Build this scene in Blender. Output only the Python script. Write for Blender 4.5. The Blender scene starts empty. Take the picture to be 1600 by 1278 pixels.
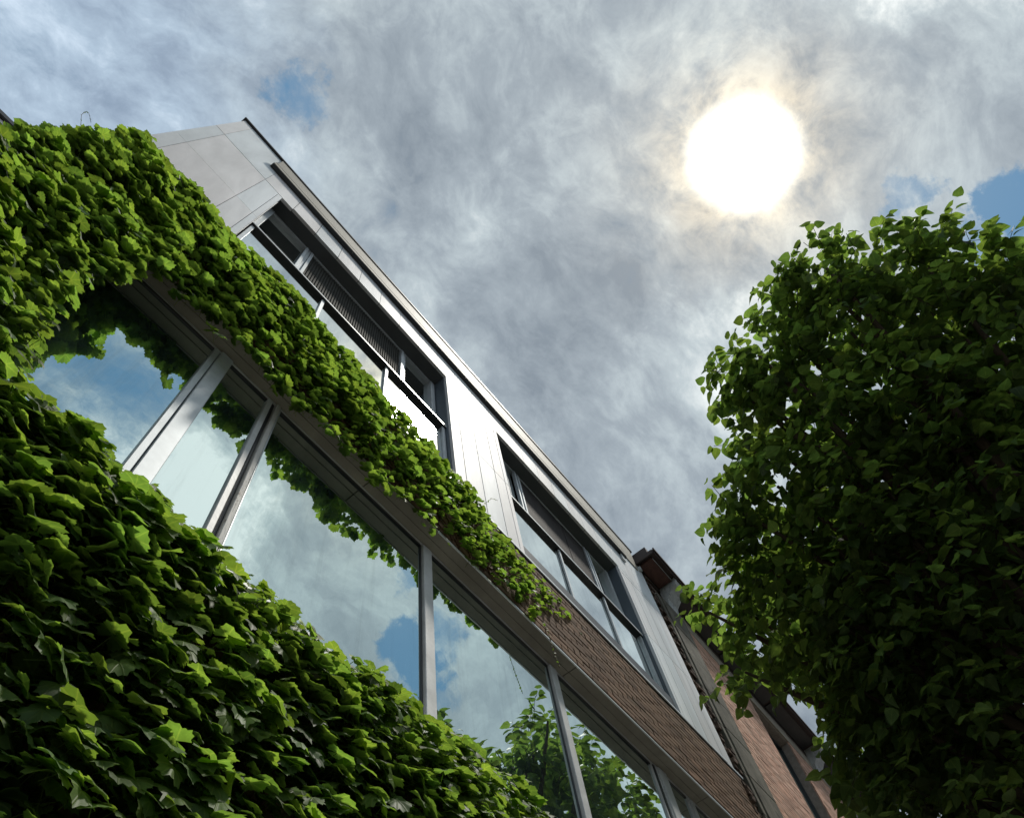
import bpy, bmesh, math, random
import numpy as np
from mathutils import Vector, Matrix

scene = bpy.context.scene
COL = scene.collection
rng = np.random.default_rng(7)
random.seed(7)

# ------------------------------------------------------------------ camera
# world: X runs along the facade, Y into the wall, Z up.  Facade plane at Y = S.
S = 1.75            # distance camera - facade in metres; facade sizes below are in these units
EYE = 1.6           # camera height
AX = np.array([0.61406688, -0.78028289, -0.11866119])   # image x axis in world
AY = np.array([0.69515588, 0.60590149, -0.38683549])    # image y (down)
AZ = np.array([0.37373811, 0.15505484, 0.91448227])     # view direction
cam_d = bpy.data.cameras.new('camera')
cam = bpy.data.objects.new('camera', cam_d)
COL.objects.link(cam)
m = Matrix(((AX[0], -AY[0], -AZ[0], 0), (AX[1], -AY[1], -AZ[1], 0), (AX[2], -AY[2], -AZ[2], EYE), (0, 0, 0, 1)))
cam.matrix_world = m
cam_d.sensor_width = 36.0
cam_d.lens = 36.0 * 1156.0 / 1600.0
cam_d.clip_start = 0.02
cam_d.clip_end = 3000
scene.camera = cam

# ------------------------------------------------------------------ world
SUN = np.array([0.2972, -0.2702, 0.9158]); SUN /= np.linalg.norm(SUN)
world = bpy.data.worlds.new("World"); scene.world = world; world.use_nodes = True
wt = world.node_tree; wt.nodes.clear()
class NT:
    def __init__(s, t): s.t = t
    def n(s, typ, **kw):
        x = s.t.nodes.new(typ)
        for k, v in kw.items(): setattr(x, k, v)
        return x
    def put(s, sock, v):
        if isinstance(v, bpy.types.NodeSocket): s.t.links.new(v, sock)
        elif v is not None: sock.default_value = v
    def math(s, op, a, b=None, c=None, clamp=False):
        x = s.n('ShaderNodeMath', operation=op); x.use_clamp = clamp
        s.put(x.inputs[0], a)
        if b is not None: s.put(x.inputs[1], b)
        if c is not None: s.put(x.inputs[2], c)
        return x.outputs[0]
    def vmath(s, op, a, b=None, out=0):
        x = s.n('ShaderNodeVectorMath', operation=op)
        s.put(x.inputs[0], a)
        if b is not None:
            if op == 'SCALE': s.put(x.inputs[3], b)
            else: s.put(x.inputs[1], b)
        return x.outputs[out]
    def noise(s, vec, scale, detail=4, rough=.5, dist=0, color=False):
        x = s.n('ShaderNodeTexNoise')
        if vec is not None: s.put(x.inputs['Vector'], vec)
        x.inputs['Scale'].default_value = scale; x.inputs['Detail'].default_value = detail
        x.inputs['Roughness'].default_value = rough; x.inputs['Distortion'].default_value = dist
        return x.outputs['Color' if color else 'Fac']
    def rng(s, v, a, b, c=0., d=1., smooth=True):
        x = s.n('ShaderNodeMapRange'); x.interpolation_type = 'SMOOTHSTEP' if smooth else 'LINEAR'
        s.put(x.inputs[0], v); x.inputs[1].default_value = a; x.inputs[2].default_value = b
        x.inputs[3].default_value = c; x.inputs[4].default_value = d
        return x.outputs[0]
    def mix(s, f, a, b, blend='MIX'):
        x = s.n('ShaderNodeMix'); x.data_type = 'RGBA'; x.blend_type = blend
        s.put(x.inputs[0], f)
        for k, v in ((6, a), (7, b)):
            if isinstance(v, (tuple, list)): v = tuple(v) + ((1,) if len(v) == 3 else ())
            s.put(x.inputs[k], v)
        return x.outputs[2]
    def ramp(s, f, stops):
        x = s.n('ShaderNodeValToRGB'); s.put(x.inputs[0], f)
        e = x.color_ramp.elements
        while len(e) < len(stops): e.new(.5)
        for i, (p, c) in enumerate(stops):
            e[i].position = p; e[i].color = tuple(c) + (1,)
        return x.outputs[0]
W = NT(wt)
STR = 0.1
tc = W.n('ShaderNodeTexCoord').outputs['Generated']
D = W.vmath('NORMALIZE', tc)
sky = W.n('ShaderNodeTexSky'); sky.sky_type = 'NISHITA'; sky.sun_disc = False
sky.sun_elevation = math.asin(SUN[2]); sky.sun_rotation = math.atan2(SUN[0], SUN[1])
sky.air_density = 1.0; sky.dust_density = .6; sky.ozone_density = 1.5
warp = W.noise(D, 2.6, 4, .55, 0, True)
warpv = W.vmath('SCALE', W.vmath('SUBTRACT', warp, (.5, .5, .5)), .22)
mp = W.n('ShaderNodeMapping'); mp.inputs['Rotation'].default_value = (.2, .1, math.radians(35))
mp.inputs['Scale'].default_value = (1.0, 1.75, 1.15)
W.put(mp.inputs['Vector'], W.vmath('ADD', D, warpv))
P1 = mp.outputs[0]
big = W.noise(P1, 3.0, 6, .55, .1)
mid = W.noise(P1, 8.0, 12, .62, .15)
fine = W.noise(W.vmath('ADD', D, W.vmath('SCALE', warpv, .5)), 22, 12, .68, .25)
jn = W.noise(D, 9, 10, .68, 0, True)
JIT = W.vmath('SCALE', W.vmath('SUBTRACT', jn, (.5, .5, .5)), .19)
def blob(d, deg, gain):
    d = np.array(d) / np.linalg.norm(d)
    dt = W.vmath('DOT_PRODUCT', W.vmath('NORMALIZE', W.vmath('ADD', D, JIT)), tuple(d), 1)
    return W.rng(dt, math.cos(math.radians(deg * 1.5)), math.cos(math.radians(deg * .1)), 0, gain)
def add_all(base, lst):
    for b in lst: base = W.math('ADD', base, b)
    return base
# light and dark banks of cloud, plus one bright patch added for the window reflections (direction, half width in degrees, gain)
lum = add_all(W.math('ADD', W.math('MULTIPLY', big, .65), W.math('ADD', W.math('MULTIPLY', mid, .86), W.math('MULTIPLY', fine, .42))), [
    blob((.3779, -.1483, .9139), 3.2, -.20), blob((.3016, .0376, .9527), 6, -.20), blob((-.0857, .0974, .9915), 3, -.12),
    blob((.2682, .2338, .9346), 5, -.05), blob((.1303, -.2234, .966), 4, .03), blob((.25, -.33, .91), 3.5, -.16), blob((-.256, .2741, .927), 9, .05),
    blob((.36, .02, .93), 3.0, .07), blob((.05, .18, .98), 5, .06), blob((.0244, -.031, .9992), 6, -.10),
    blob((.52, -.1, .85), 7, .10), blob((.17, -.57, .80), 6.5, .50), blob((.5, -.3, .8), 6, .10), blob((.068, -.462, .884), 7, .05)])  # strongest patch, centred out of view, is added to brighten the mirrored sky
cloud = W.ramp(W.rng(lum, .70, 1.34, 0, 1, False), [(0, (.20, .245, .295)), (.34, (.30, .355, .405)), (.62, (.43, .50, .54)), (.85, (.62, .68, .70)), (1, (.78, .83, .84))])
vt = blob((-.30, .33, .90), 15, .62)
cloud = W.mix(vt, cloud, W.mix(1.0, cloud, (.86, 1.0, 1.24), 'MULTIPLY'))
cov = add_all(W.math('ADD', 1.0, W.math('ADD', W.math('MULTIPLY', W.math('SUBTRACT', mid, .5), 1.1), W.math('MULTIPLY', W.math('SUBTRACT', fine, .5), .8))), [
    blob((-.0857, .0974, .9915), 1.9, -.62), blob((.4288, -.368, .825), 1.6, -.66), blob((.5099, -.4444, .7364), 2.8, -.46),
    blob((-.007, -.472, .881), 7, -.44), blob((.02, -.50, .866), 5, -.22), blob((.483, -.432, .762), 1.9, -.75), blob((.51, -.385, .77), 1.9, -.65),
    blob((-.36, .30, .88), 6, -.25), blob((.25, .55, .8), 8, -.4), blob((-.5, -.5, .7), 12, -.5)])
cov = W.rng(cov, .05, .85)
skyc = W.vmath('MINIMUM', W.mix(1.0, sky.outputs[0], (1.3, 1.45, 1.15), 'MULTIPLY'), (1.0, 2.3, 3.9))
cc = W.vmath('SCALE', cloud, 1 / STR)
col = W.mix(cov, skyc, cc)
# the sun burning through the cloud
dwarp = W.vmath('NORMALIZE', W.vmath('ADD', D, W.vmath('SCALE', W.vmath('SUBTRACT', W.noise(D, 9, 6, .6, .5, True), (.5, .5, .5)), .016)))
ang = W.math('MULTIPLY', W.math('ARCCOSINE', W.vmath('DOT_PRODUCT', dwarp, tuple(SUN), 1)), 180 / math.pi)
disc = W.math('POWER', W.rng(ang, 1.5, 4.7, 1, 0, False), 2.2)
halo = W.math('MULTIPLY', W.math('POWER', math.e, W.math('MULTIPLY', W.math('SUBTRACT', ang, 3.5), -.38)), W.rng(W.math('ADD', mid, W.math('MULTIPLY', fine, 1.1)), .75, 1.3, .25, 1.35))
halo = W.math('MINIMUM', halo, 1.4)
broad = W.math('POWER', math.e, W.math('MULTIPLY', ang, -.085))
col = W.vmath('ADD', col, W.vmath('SCALE', (1.0, .74, .36), W.math('MULTIPLY', halo, .55 / STR)))
col = W.vmath('ADD', col, W.vmath('SCALE', (1.0, .94, .80), W.math('MULTIPLY', broad, .17 / STR)))
col = W.vmath('ADD', col, W.vmath('SCALE', (1.0, .97, .86), W.math('MULTIPLY', disc, 5.5 / STR)))
bg = W.n('ShaderNodeBackground'); bg.inputs[1].default_value = STR
W.put(bg.inputs[0], col)
wo = W.n('ShaderNodeOutputWorld'); wt.links.new(bg.outputs[0], wo.inputs[0])

sl = bpy.data.lights.new('sun', 'SUN'); sl.energy = 2.9; sl.angle = math.radians(5); sl.color = (1, .95, .86)
so = bpy.data.objects.new('sun', sl); COL.objects.link(so)
so.rotation_euler = Vector(SUN).to_track_quat('Z', 'Y').to_euler()
vs = scene.view_settings
scene.display_settings.display_device = 'sRGB'
vs.view_transform = 'Standard'; vs.look = 'None'; vs.exposure = 0.2; vs.gamma = 1; vs.use_curve_mapping = False

# ------------------------------------------------------------------ materials
def mat(name, base, rough=.6, metal=0., var=.0, vscale=3., bump=0., bscale=20., rnd=0., trans=0., spec=None, dirt=None, stretch=None, sheen=None):
    mt = bpy.data.materials.new(name); mt.use_nodes = True
    t = NT(mt.node_tree); b = mt.node_tree.nodes['Principled BSDF']
    b.inputs['Roughness'].default_value = rough; b.inputs['Metallic'].default_value = metal
    if spec is None and rough >= .8: spec = .12
    if spec is not None: b.inputs['Specular IOR Level'].default_value = spec
    geo = t.n('ShaderNodeNewGeometry'); pos = geo.outputs['Position']
    if stretch:
        mm = t.n('ShaderNodeMapping'); mm.inputs['Scale'].default_value = stretch; t.put(mm.inputs['Vector'], pos); pos = mm.outputs[0]
    c = tuple(base) + (1,)
    if var or dirt:
        nz = t.noise(pos, vscale, 6, .6, .3)
        f = t.rng(nz, .3, .72, 1 - var, 1 + var * .6)
        c = t.vmath('SCALE', tuple(base), f)
        if dirt:
            n2 = t.noise(pos, vscale * 2.3, 8, .7, .6)
            c = t.mix(t.rng(n2, dirt[1], dirt[1] + .12), c, dirt[0])
    if rnd:
        oi = t.n('ShaderNodeObjectInfo').outputs['Random']
        at = t.n('ShaderNodeAttribute'); at.attribute_name = 'rnd'
        r = t.math('FRACT', t.math('ADD', t.math('MULTIPLY', oi, 7.31), at.outputs['Fac']))
        f = t.rng(r, 0, 1, 1 - rnd, 1 + rnd, False)
        base_sock = c if isinstance(c, bpy.types.NodeSocket) else None
        c = t.vmath('SCALE', c if base_sock else tuple(base), f)
        hue = t.math('FRACT', t.math('MULTIPLY', r, 13.7))
        c = t.mix(t.math('MULTIPLY', hue, .5), c, t.mix(1., c, (1.12, .93, .86), 'MULTIPLY'))
    t.put(b.inputs['Base Color'], c)
    if bump:
        bp = t.n('ShaderNodeBump'); bp.inputs['Strength'].default_value = bump; bp.inputs['Distance'].default_value = .01
        t.put(bp.inputs['Height'], t.noise(pos, bscale, 6, .6)); t.put(b.inputs['Normal'], bp.outputs[0])
    return mt
M = {}
M['panel'] = mat('pale_metal_cladding', (.72, .77, .80), .55, .05, .20, 1.6, .25, 2.6, stretch=(1.6, 1.6, .28), rnd=.04, spec=.12)
M['strip'] = mat('pale_metal_strip', (.5, .53, .54), .5, .2, .10, 3, .15, 5)
M['cream'] = mat('weathered_cream_metal', (.40, .38, .33), .6, .05, .14, 3, .3, 6, dirt=((.42, .33, .22), .62), spec=.15)
M['dark_trim'] = mat('dark_trim_metal', (.03, .031, .033), .45, .2, .2, 6)
M['soffit_up'] = mat('dark_grey_soffit', (.13, .14, .145), .8, 0, .12, 2)
M['jamb'] = mat('slate_painted_jamb', (.12, .15, .18), .45, .1, .12, 2)
M['alu'] = mat('pale_aluminium_frame', (.60, .64, .66), .45, .3, .10, 8)
M['frame'] = mat('weathered_grey_frame', (.66, .67, .66), .5, .0, .16, 6, .1, 40, dirt=((.36, .34, .31), .66))
M['frame_dark'] = mat('dark_bronze_rail', (.035, .036, .038), .4, .2, .15, 8)
M['wood'] = mat('peeling_white_paint_on_wood', (.62, .60, .56), .7, 0, .1, 9, .5, 60, dirt=((.16, .12, .085), .545), stretch=(1, 1, .25))
M['soffit_low'] = mat('beige_soffit_board', (.36, .34, .28), .8, 0, .18, 3, .1, 60)
M['rib'] = mat('ribbed_grey_screen', (.062, .062, .055), .8, 0, .15, 4)
M['screen'] = mat('smooth_brown_screen', (.050, .044, .042), .7, .0, .22, 3, spec=.1, stretch=(3, 3, .6))
M['drip'] = mat('bright_drip_edge', (.75, .77, .76), .35, .5, .08, 8)
M['brick'] = mat('brown_brick', (.185, .125, .085), .85, 0, .22, 9, .3, 90, rnd=.28, dirt=((.12, .095, .08), .60))
M['mortar'] = mat('dark_mortar', (.055, .048, .042), .95, 0, .2, 12, .5, 80)
M['pbrick'] = mat('pinkish_brick', (.56, .37, .28), .85, 0, .18, 6, .6, 90, rnd=.22, dirt=((.38, .30, .25), .60))
M['pmortar'] = mat('pale_mortar', (.36, .31, .27), .95, 0, .2, 12, .5, 80)
M['rubble'] = mat('sooty_old_brick', (.10, .075, .06), .95, 0, .3, 9, .8, 70, rnd=.45)
M['stone'] = mat('weathered_pilaster_stone', (.15, .14, .115), .9, 0, .40, 4, .7, 30, dirt=((.07, .062, .052), .55), stretch=(1, 1, .5))
M['lintel'] = mat('tan_lintel_stone', (.36, .32, .26), .85, 0, .2, 4, .4, 30, dirt=((.2, .17, .13), .62))
M['bracket'] = mat('peeling_pale_bracket', (.48, .50, .50), .8, 0, .2, 9, .5, 40, dirt=((.14, .14, .14), .55))
M['cornice'] = mat('dark_brown_cornice_wood', (.05, .035, .032), .7, 0, .3, 8, .4, 40)
M['coffer'] = mat('rust_brown_soffit_panel', (.11, .05, .04), .7, 0, .3, 8, .4, 40)
M['asphalt'] = mat('asphalt', (.05, .05, .052), .9, 0, .2, 1.5, .4, 60)
M['paving'] = mat('concrete_paving', (.30, .29, .27), .9, 0, .15, 2, .3, 40)
M['roof'] = mat('grey_roof_membrane', (.2, .2, .2), .9, 0, .1, 2)
M['bark'] = mat('furrowed_bark', (.085, .065, .045), .95, 0, .3, 8, 1., 40, stretch=(1, 1, .3))
M['stem'] = mat('brown_vine_stem', (.13, .08, .045), .8, 0, .3, 8)
M['petiole'] = mat('green_petiole', (.20, .20, .06), .6)
M['interior'] = mat('dark_interior', (.02, .022, .022), .9)

def glass_mat(name, tint, refl, dark):
    mt = bpy.data.materials.new(name); mt.use_nodes = True
    t = NT(mt.node_tree); nt = mt.node_tree; nt.nodes.clear()
    geo = t.n('ShaderNodeNewGeometry')
    bp = t.n('ShaderNodeBump'); bp.inputs['Strength'].default_value = .12; bp.inputs['Distance'].default_value = .01
    t.put(bp.inputs['Height'], t.noise(geo.outputs['Position'], 1.9, 3, .5))
    g = t.n('ShaderNodeBsdfGlossy'); g.inputs['Roughness'].default_value = 0.0
    g.inputs['Color'].default_value = tint + (1,); t.put(g.inputs['Normal'], bp.outputs[0])
    d = t.n('ShaderNodeBsdfDiffuse')
    dn = t.noise(geo.outputs['Position'], 5, 8, .65, .4)
    t.put(d.inputs['Color'], t.vmath('SCALE', dark, t.rng(dn, .3, .75, .6, 1.7)))
    fr = t.n('ShaderNodeFresnel'); fr.inputs['IOR'].default_value = 1.6
    f = t.math('ADD', t.math('MULTIPLY', fr.outputs[0], 1 - refl), refl, clamp=True)
    mm = t.n('ShaderNodeMapping'); mm.inputs['Scale'].default_value = (9, 9, .5); t.put(mm.inputs['Vector'], geo.outputs['Position'])
    st = t.rng(t.noise(mm.outputs[0], 1.6, 7, .65, .2), .45, .8, 1, .86)
    f = t.math('MULTIPLY', f, st)
    mx = t.n('ShaderNodeMixShader'); t.put(mx.inputs[0], f)
    nt.links.new(d.outputs[0], mx.inputs[1]); nt.links.new(g.outputs[0], mx.inputs[2])
    o = t.n('ShaderNodeOutputMaterial'); nt.links.new(mx.outputs[0], o.inputs[0])
    return mt
M['glass'] = glass_mat('coated_blue_green_glass', (.87, 1.0, .98), .75, (.040, .062, .064))
M['glass_up'] = glass_mat('coated_upper_glass', (.95, 1.0, .98), .88, (.02, .022, .022))

def leaf_mat(name, top, under, trans, veinw, rough=.38, tmix=.5):
    mt = bpy.data.materials.new(name); mt.use_nodes = True
    t = NT(mt.node_tree); nt = mt.node_tree
    b = nt.nodes['Principled BSDF']; o = nt.nodes['Material Output']
    oi = t.n('ShaderNodeObjectInfo').outputs['Random']
    at = t.n('ShaderNodeAttribute'); at.attribute_name = 'rnd'
    r = t.math('FRACT', t.math('ADD', t.math('MULTIPLY', oi, 7.31), at.outputs['Fac']))
    r2 = t.math('FRACT', t.math('MULTIPLY', r, 17.3))
    uv = t.n('ShaderNodeUVMap').outputs[0]
    sep = t.n('ShaderNodeSeparateXYZ'); t.put(sep.inputs[0], uv)
    x = t.math('SUBTRACT', sep.outputs[0], .5); y = t.math('SUBTRACT', sep.outputs[1], .25)
    v = None
    for a in veinw:
        c, s = math.cos(math.radians(a)), math.sin(math.radians(a))
        # distance to the ray leaving the leaf base at angle a from the tip
        dd = t.math('ABSOLUTE', t.math('SUBTRACT', t.math('MULTIPLY', t.math('ABSOLUTE', x), c), t.math('MULTIPLY', y, s)))
        al = t.math('ADD', t.math('MULTIPLY', t.math('ABSOLUTE', x), s), t.math('MULTIPLY', y, c))
        k = t.math('MULTIPLY', t.rng(dd, .004, .020, 1, 0), t.rng(al, 0, .02))
        v = k if v is None else t.math('MAXIMUM', v, k)
    geo = t.n('ShaderNodeNewGeometry')
    nz = t.noise(geo.outputs['Position'], 14, 4, .6)
    f = t.math('MULTIPLY', t.rng(nz, .3, .7, .8, 1.2), t.rng(r, 0, 1, .5, 1.3, False))
    def tint(cc):
        c1 = t.vmath('SCALE', cc, f)
        c1 = t.mix(t.math('MULTIPLY', r2, .55), c1, t.mix(1., c1, (1.45, 1.08, .7), 'MULTIPLY'))
        return t.mix(t.math('MULTIPLY', v, .5), c1, t.mix(1., c1, (1.9, 1.55, 1.6), 'MULTIPLY'))
    base = t.mix(geo.outputs['Backfacing'], tint(top), tint(under))
    t.put(b.inputs['Base Color'], base)
    b.inputs['Roughness'].default_value = rough; b.inputs['Specular IOR Level'].default_value = .2
    tr = t.n('ShaderNodeBsdfTranslucent'); t.put(tr.inputs[0], tint(trans))
    bp = t.n('ShaderNodeBump'); bp.inputs['Strength'].default_value = .35; bp.inputs['Distance'].default_value = .006
    t.put(bp.inputs['Height'], t.math('SUBTRACT', nz, v)); t.put(b.inputs['Normal'], bp.outputs[0])
    mx = t.n('ShaderNodeMixShader'); mx.inputs[0].default_value = tmix
    nt.links.new(b.outputs[0], mx.inputs[1]); nt.links.new(tr.outputs[0], mx.inputs[2])
    nt.links.new(mx.outputs[0], o.inputs[0])
    return mt
M['ivy'] = leaf_mat('ivy_leaf', (.050, .105, .026), (.075, .14, .038), (.24, .43, .05), (0, 38, 78), .5, .48)
M['tree_leaf'] = leaf_mat('tree_leaf', (.062, .120, .034), (.088, .145, .052), (.20, .36, .055), (0, 50), .5, .44)

# ------------------------------------------------------------------ helpers
def W3(U, V, N):                     # facade units -> world metres
    return (S * U, S * (1 - N), EYE + S * V)
def link(name, me, parent=None, material=None):
    o = bpy.data.objects.new(name, me); COL.objects.link(o)
    if parent is not None: o.parent = parent
    if material is not None: me.materials.append(material)
    return o
def thing(name, label, cat, loc=(0, 0, 0), group=None):
    o = bpy.data.objects.new(name, None); COL.objects.link(o); o.location = loc
    o['label'] = label; o['category'] = cat
    if group: o['group'] = group
    o.empty_display_size = .2
    return o
def rel(parent):                     # parents at an offset: their children use local coordinates
    p = Vector((0, 0, 0))
    while parent is not None:
        p += parent.location; parent = parent.parent
    return p
def bm_box(bm, a, b, bev=0., jit=0.):
    vs_ = []
    for x in (a[0], b[0]):
        for y in (a[1], b[1]):
            for z in (a[2], b[2]):
                vs_.append(bm.verts.new((x + random.uniform(-jit, jit), y + random.uniform(-jit, jit), z + random.uniform(-jit, jit))))
    q = [(0, 1, 3, 2), (4, 6, 7, 5), (0, 4, 5, 1), (2, 3, 7, 6), (0, 2, 6, 4), (1, 5, 7, 3)]
    fs = [bm.faces.new([vs_[i] for i in f]) for f in q]
    if bev > 0:
        es = list({e for f in fs for e in f.edges})
        bmesh.ops.bevel(bm, geom=es, offset=bev, segments=1, affect='EDGES', profile=.5)
def to_obj(name, bm, material, parent=None, smooth=False, kind=None):
    off = rel(parent) if parent is not None else Vector((0, 0, 0))
    if off.length: bmesh.ops.translate(bm, verts=bm.verts, vec=-off)
    bmesh.ops.recalc_face_normals(bm, faces=bm.faces)
    me = bpy.data.meshes.new(name); bm.to_mesh(me); bm.free()
    if smooth:
        me.polygons.foreach_set('use_smooth', [True] * len(me.polygons))
    o = link(name, me, parent, material)
    if kind: o['kind'] = kind
    return o
def fbox(name, U0, U1, V0, V1, N0, N1, material, parent, bev=.002, kind=None):
    """a bevelled box given in facade units"""
    bm = bmesh.new(); a = W3(U0, V0, N1); b = W3(U1, V1, N0)
    bm_box(bm, a, b, min(bev, .3 * min(abs(b[i] - a[i]) for i in range(3))))
    return to_obj(name, bm, material, parent, kind=kind)
def fboxes(name, lst, material, parent, bev=.002, kind=None):
    bm = bmesh.new()
    for (U0, U1, V0, V1, N0, N1) in lst:
        a = W3(U0, V0, N1); b = W3(U1, V1, N0)
        bm_box(bm, a, b, min(bev, .3 * min(abs(b[i] - a[i]) for i in range(3))))
    return to_obj(name, bm, material, parent, kind=kind)
def tube(bm, pts, rad, sides=8, cap=True):
    pts = [Vector(p) for p in pts]; rings = []
    for i, p in enumerate(pts):
        d = (pts[min(i + 1, len(pts) - 1)] - pts[max(i - 1, 0)]).normalized()
        a = d.orthogonal().normalized() if i == 0 else (rings_a - d * rings_a.dot(d)).normalized()
        rings_a = a; b = d.cross(a); r = rad[i] if hasattr(rad, '__len__') else rad
        rings.append([bm.verts.new(p + (a * math.cos(2 * math.pi * k / sides) + b * math.sin(2 * math.pi * k / sides)) * r) for k in range(sides)])
    for i in range(len(rings) - 1):
        for k in range(sides):
            bm.faces.new((rings[i][k], rings[i][(k + 1) % sides], rings[i + 1][(k + 1) % sides], rings[i + 1][k]))
    if cap:
        bm.faces.new(rings[0][::-1]); bm.faces.new(rings[-1])

# ------------------------------------------------------------------ the ground
def sheet(name, x0, x1, y0, y1, z, material):
    me = bpy.data.meshes.new(name); me.from_pydata([(x0, y0, z), (x1, y0, z), (x1, y1, z), (x0, y1, z)], [], [(0, 1, 2, 3)])
    o = link(name, me, None, material); o['kind'] = 'structure'; return o
sheet('ground', -900, 900, -900, 900, -.13, M['asphalt'])
bm = bmesh.new(); bm_box(bm, (-60, -1.6, -.126), (60, S + .4, 0), .01)
o = to_obj('pavement', bm, M['paving']); o['kind'] = 'structure'

# ------------------------------------------------------------------ the main building
LWALL, RWALL = -.59, 4.17
bld = thing('metal_clad_building', 'modern building with pale metal cladding above a brown brick band and big mirrored windows', 'building', (0, S, 0))
G = -EYE / S                                   # ground level in facade units
GL = -.09                                      # lower glazing plane
fboxes('backing_wall', [(LWALL + .02, RWALL + .06, G, 1.36, -.5, -.012), (LWALL + .02, RWALL - .02, 2.615, 3.17, -.5, -.012),
    (LWALL + .02, -.45, 1.36, 2.60, -.5, -.012), (LWALL + .02, -.075, 3.18, 5.50, -1.0, -.03), (1.475, 1.995, 3.18, 5.50, -1.0, -.03),
    (3.56, RWALL - .03, 3.18, 5.50, -1.0, -.03), (-.075, 3.56, 4.80, 5.50, -1.0, -.03)], M['mortar'], bld, 0)
fboxes('room_behind_glass', [(-.43, RWALL, 1.5, 2.60, -.5, -.115), (-.07, 1.47, 3.18, 4.79, -.5, -.16), (2.0, 3.555, 3.18, 4.79, -.5, -.16)], M['interior'], bld, 0)
fbox('roof', LWALL + .03, RWALL - .05, 5.50, 5.52, -1.3, -.02, M['roof'], bld)

# cladding: every sheet of metal is one part
def panels(us, vs_, n=0., gap=.0065, material=None):  # gap: the joint between sheets
    for i in range(len(us) - 1):
        for j in range(len(vs_) - 1):
            bm = bmesh.new()
            a = W3(us[i] + gap / 2, vs_[j] + gap / 2, n); b = W3(us[i + 1] - gap / 2, vs_[j + 1] - gap / 2, n - .02)
            # front face as a faintly pillowed grid, like thin sheet metal
            nx, nz = 6, 6; front = []
            amp = random.uniform(.0002, .0007) * min(1, (us[i + 1] - us[i]) / .2)
            for q in range(nz + 1):
                row = []
                for p in range(nx + 1):
                    s_, t_ = p / nx, q / nz
                    y = a[1] - amp * (1 - (2 * s_ - 1) ** 2) * (1 - (2 * t_ - 1) ** 4)
                    row.append(bm.verts.new((a[0] + (b[0] - a[0]) * s_, y, a[2] + (b[2] - a[2]) * t_)))
                front.append(row)
            for q in range(nz):
                for p in range(nx):
                    bm.faces.new((front[q][p], front[q][p + 1], front[q + 1][p + 1], front[q + 1][p]))
            ring = front[0][:] + [front[q][-1] for q in range(1, nz + 1)] + front[-1][-2::-1] + [front[q][0] for q in range(nz - 1, 0, -1)]
            bk = [bm.verts.new((v.co.x, b[1], v.co.z)) for v in ring]
            fr = [bm.verts.new(v.co) for v in ring]
            for k in range(len(ring)):
                bm.faces.new((fr[k], bk[k], bk[(k + 1) % len(ring)], fr[(k + 1) % len(ring)]))
            o = to_obj('cladding_panel', bm, material or M['panel'], bld)
            me = o.data
            for pl in me.polygons: pl.use_smooth = abs(pl.normal.y) > .9
panels([LWALL, -.525, -.205, -.098, -.066], [3.20, 3.95, 4.722], gap=.0025)
panels([LWALL, -.525, -.205, .02], [4.732, 5.528], gap=.002)
us = [.02 + .193 * i for i in range(22)]
us = [x for x in us if x < 4.06] + [RWALL]
panels(us, [4.760, 5.528], gap=.0035)
panels([1.452, 1.545, 1.70, 1.86, 1.965, 2.008], [3.20, 3.95, 4.702])
panels([1.452, 2.008], [4.706, 4.757])
panels([3.540, 3.585, 3.712, 3.868, 4.035, RWALL], [3.20, 3.95, 4.702])
panels([3.540, RWALL], [4.706, 4.757])
# eaves
fbox('coping', LWALL - .015, 4.10, 5.530, 5.556, -1.3, .017, M['dark_trim'], bld)
fbox('rail', -.262, 3.80, 5.105, 5.150, .001, .030, M['frame_dark'], bld)
fbox('rail_face', -.258, 3.796, 5.116, 5.168, .0305, .0335, M['cream'], bld)
fbox('rail_lip', -.255, 3.79, 5.176, 5.200, .001, .034, M['cream'], bld)
fbox('upper_fascia', -.25, 4.06, 5.215, 5.524, .001, .010, M['cream'], bld)
fbox('rail_end', 3.72, 3.775, 5.03, 5.10, .001, .018, M['strip'], bld)

def tilt(o):
    me = o.data; cy = sum(v.co.y for v in me.vertices) / 8
    zs = [v.co.z for v in me.vertices]; xs = [v.co.x for v in me.vertices]
    a, b = random.uniform(-.0022, .0022), random.uniform(-.0018, .0018)
    for v in me.vertices:
        v.co.y += a * (1 if v.co.x > (min(xs) + max(xs)) / 2 else -1) + b * (1 if v.co.z > (min(zs) + max(zs)) / 2 else -1)
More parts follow.
